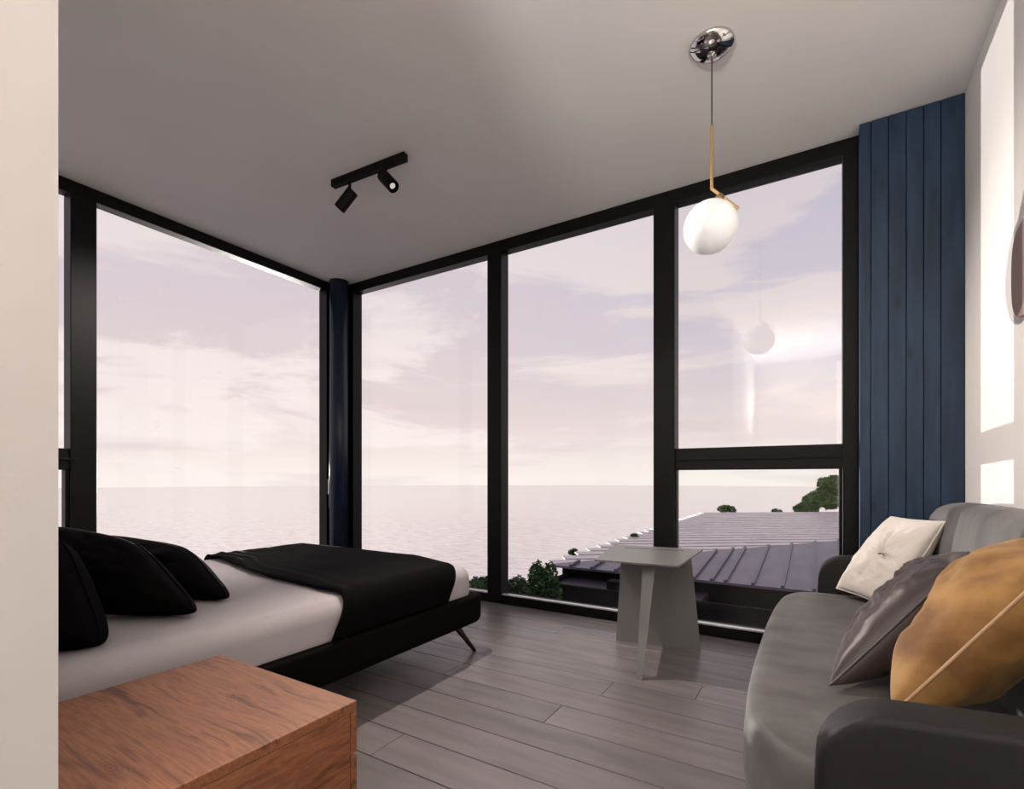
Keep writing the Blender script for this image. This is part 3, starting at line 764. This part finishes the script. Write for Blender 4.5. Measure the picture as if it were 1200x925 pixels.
# slatted terrace roof beyond, boards running obliquely
fd = Vector((-.5213, .8530)); rt = Vector((.8535, .5217))
import math as _m
ang = _m.atan2(bdir.y, bdir.x)
sd_ = Vector((_m.cos(ang-.05), _m.sin(ang-.05))); nd_ = Vector((-sd_.y, sd_.x))
o0 = Vector((bx0, by0))
k = 0; d = .1
while True:
    # board line: points o0 + nd*d + sd*s, left end where X = -6.6
    p = o0+nd_*d
    s0 = (-6.65-p.x)/sd_.x
    q = p+sd_*s0
    if q.dot(fd) > 34: break
    wdt = .60
    s1 = (7.5-q.x)/sd_.x
    far = Vector((q.x+sd_.x*(s1), q.y+sd_.y*s1))
    pts = [q, q+sd_*s1, q+sd_*s1+nd_*wdt, q+nd_*wdt]
    bm = bmesh.new(); zz = -1.50+.004*k
    a_ = [bm.verts.new((p_.x, p_.y, zz)) for p_ in pts]; b_ = [bm.verts.new((p_.x, p_.y, zz-.045)) for p_ in pts]
    for i in range(4): bm.faces.new((a_[i], a_[(i+1) % 4], b_[(i+1) % 4], b_[i]))
    bm.faces.new(a_[::-1]); bm.faces.new(b_); bmesh.ops.recalc_face_normals(bm, faces=bm.faces)
    obj('roof_slat', bm, M['slat'], hs)
    d += .80; k += 1
# body of the house
obj('wall', nb(-6.3, 4.4, E+.25, E+.45, -7, -1.56), M['darkwall'], hs)
obj('wall', nb(4.2, 4.4, E+.25, 24, -7, -1.56), M['darkwall'], hs)
# roof terrace box in front, with parapet
M['terracefloor'] = mat('dark_purple_deck', (.035, .028, .038), .5)
tb = thing('terrace_box', (-4.2, 12.0, -7), 'black walled roof terrace in front of the neighbouring house', 'terrace')
zt = -1.72
obj('parapet', nb(-6.15, 2.6, 11.50, 11.62, -7, zt), M['darkwall'], tb)
obj('parapet', nb(-6.15, -6.03, 11.62, E+.25, -7, zt), M['darkwall'], tb)
obj('terrace_floor', nb(-6.03, -2.3, 11.62, E+.25, -2.0, -1.84), M['terracefloor'], tb)
obj('chimney', nb(-4.45, -3.9, 11.75, 12.1, -1.84, -1.55), M['darkwall'], tb)
obj('roof_deck', nb(-2.3, 2.6, 11.62, E+.25, -2.3, -2.2), M['darkwall'], tb)
# hillside
bm = bmesh.new(); nx, ny = 30, 24; g = []
for i in range(nx+1):
    row = []
    for j in range(ny+1):
        x_ = -13+28*i/nx; y_ = 7.5+36*j/ny
        zz = -2.95-.9*max(0, -9.6-x_)-1.1*max(0, min(1, (x_+6.4)/1.0))-.16*max(0, y_-15)+.15*noise.noise((x_*.4, y_*.4, 0))
        row.append(bm.verts.new((x_, y_, zz)))
    g.append(row)
for i in range(nx):
    for j in range(ny): bm.faces.new((g[i][j], g[i+1][j], g[i+1][j+1], g[i][j+1]))
hl = obj('ground', bm, mat('dark_garden_soil', (.02, .025, .012), .9, noise_amt=.4, nscale=1), None, True); tag(hl, 'dark garden slope under the bushes', kind='structure')
# foliage
def leaf_mat(nm, a, b):
    m = mat(nm, a, .55, spec=.3, col2=b, nscale=3); 
    return m
M['leafd'] = leaf_mat('bush_leaf', (.040, .085, .020), (.014, .032, .008))
M['leafl'] = leaf_mat('tree_leaf', (.14, .26, .05), (.03, .075, .014))
M['bark'] = mat('bark', (.03, .02, .015), .8)
def foliage(c, rx, ry, rz_, n, leaf, seed):
    rnd = random.Random(seed); bm = bmesh.new()
    lumps = []
    for k in range(14):
        a = rnd.uniform(0, 6.28); e = rnd.uniform(-.5, 1.2)
        lumps.append(Vector((c[0]+rx*.62*math.cos(a)*math.cos(e), c[1]+ry*.62*math.sin(a)*math.cos(e), c[2]+rz_*.62*math.sin(e))))
    lumps.append(Vector(c))
    for k in range(n):
        l = rnd.choice(lumps); d = Vector((rnd.gauss(0, 1), rnd.gauss(0, 1), rnd.gauss(0, 1))).normalized()
        rr = rnd.uniform(.55, 1.0)**.5*.46
        p = l+Vector((d.x*rx*rr, d.y*ry*rr, d.z*rz_*rr))
        t1 = Vector((rnd.gauss(0, 1), rnd.gauss(0, 1), rnd.gauss(0, .6))).normalized(); t2 = t1.cross(Vector((rnd.gauss(0, 1), rnd.gauss(0, 1), rnd.gauss(0, 1)))).normalized()
        s = leaf*rnd.uniform(.6, 1.3)
        bm.faces.new([bm.verts.new(p+t1*s), bm.verts.new(p+t2*s*.45), bm.verts.new(p-t1*s), bm.verts.new(p-t2*s*.45)])
    return bm
def shrub(name, px, py_base, py_top, wpx, t, label, m, cat='bush', n=1500, seed=1, trunkz=-4.5, leaf=None):
    b0 = ray(px, py_base, t); b1 = ray(px, py_top, t); h = (b1.z-b0.z); r = wpx/2*t/587
    o = thing(name, (b0.x, b0.y, b0.z), label, cat, 'bushes outside the window')
    f = obj('foliage', foliage((b0.x, b0.y, b0.z+h*.5), r*.95, r*.95, h*.5, n, leaf or h*.045, seed), m, o); f['kind'] = 'stuff'
    obj('trunk', tube(bmesh.new(), [(b0.x, b0.y, min(trunkz, b0.z-.3)), (b0.x, b0.y, b0.z+h*.5)], [.10, .05], 8), M['bark'], o, True)
    return o
shrub('bush', 637, 752, 655, 46, 12.3, 'largest round green bush beside the black terrace', M['leafd'], leaf=.055, n=6500, seed=3)
shrub('bush', 606, 752, 675, 42, 12.0, 'low green bush right of the second window post', M['leafd'], leaf=.05, n=4500, seed=5)
shrub('bush', 563, 752, 673, 44, 12.0, 'low green bush just past the foot of the bed', M['leafd'], leaf=.05, n=4500, seed=6)
shrub('bush', 851, 604, 592, 22, 37.5, 'small wide shrub beyond the slatted roof, left of the tree', M['leafl'], n=900, seed=8, trunkz=-5, leaf=.09)
shrub('bush', 910, 604, 596, 12, 37.5, 'tiny shrub between the wide shrub and the tree', M['leafl'], n=500, seed=9, trunkz=-5, leaf=.07)
shrub('bush', 672, 652, 643, 12, 18.5, 'tiny dry tuft at the near edge of the slatted roof', M['leafl'], n=350, seed=10, leaf=.05)
shrub('bush', 743, 633, 625, 10, 21, 'tiny dry tuft farther along the slatted roof edge', M['leafl'], n=350, seed=11, leaf=.05)
t_ = 38
tr = thing('tree', ray(985, 620, t_), 'leafy green tree beyond the roof, seen through the lower right pane', 'tree')
for i, (a, b_, r_, h_) in enumerate(((985, 575, 1.5, 1.1), (962, 588, 1.2, .8), (1010, 580, 1.6, 1.3), (945, 597, .8, .45), (975, 566, .9, .55))):
    p = ray(a, b_, t_)
    f = obj('foliage', foliage(tuple(p), r_, r_, h_, 2600, .17, 30+i), M['leafl'], tr); f['kind'] = 'stuff'
p = ray(985, 590, t_); obj('trunk', tube(bmesh.new(), [(p.x, p.y, -7), (p.x, p.y, p.z)], [.2, .1], 8), M['bark'], tr, True)
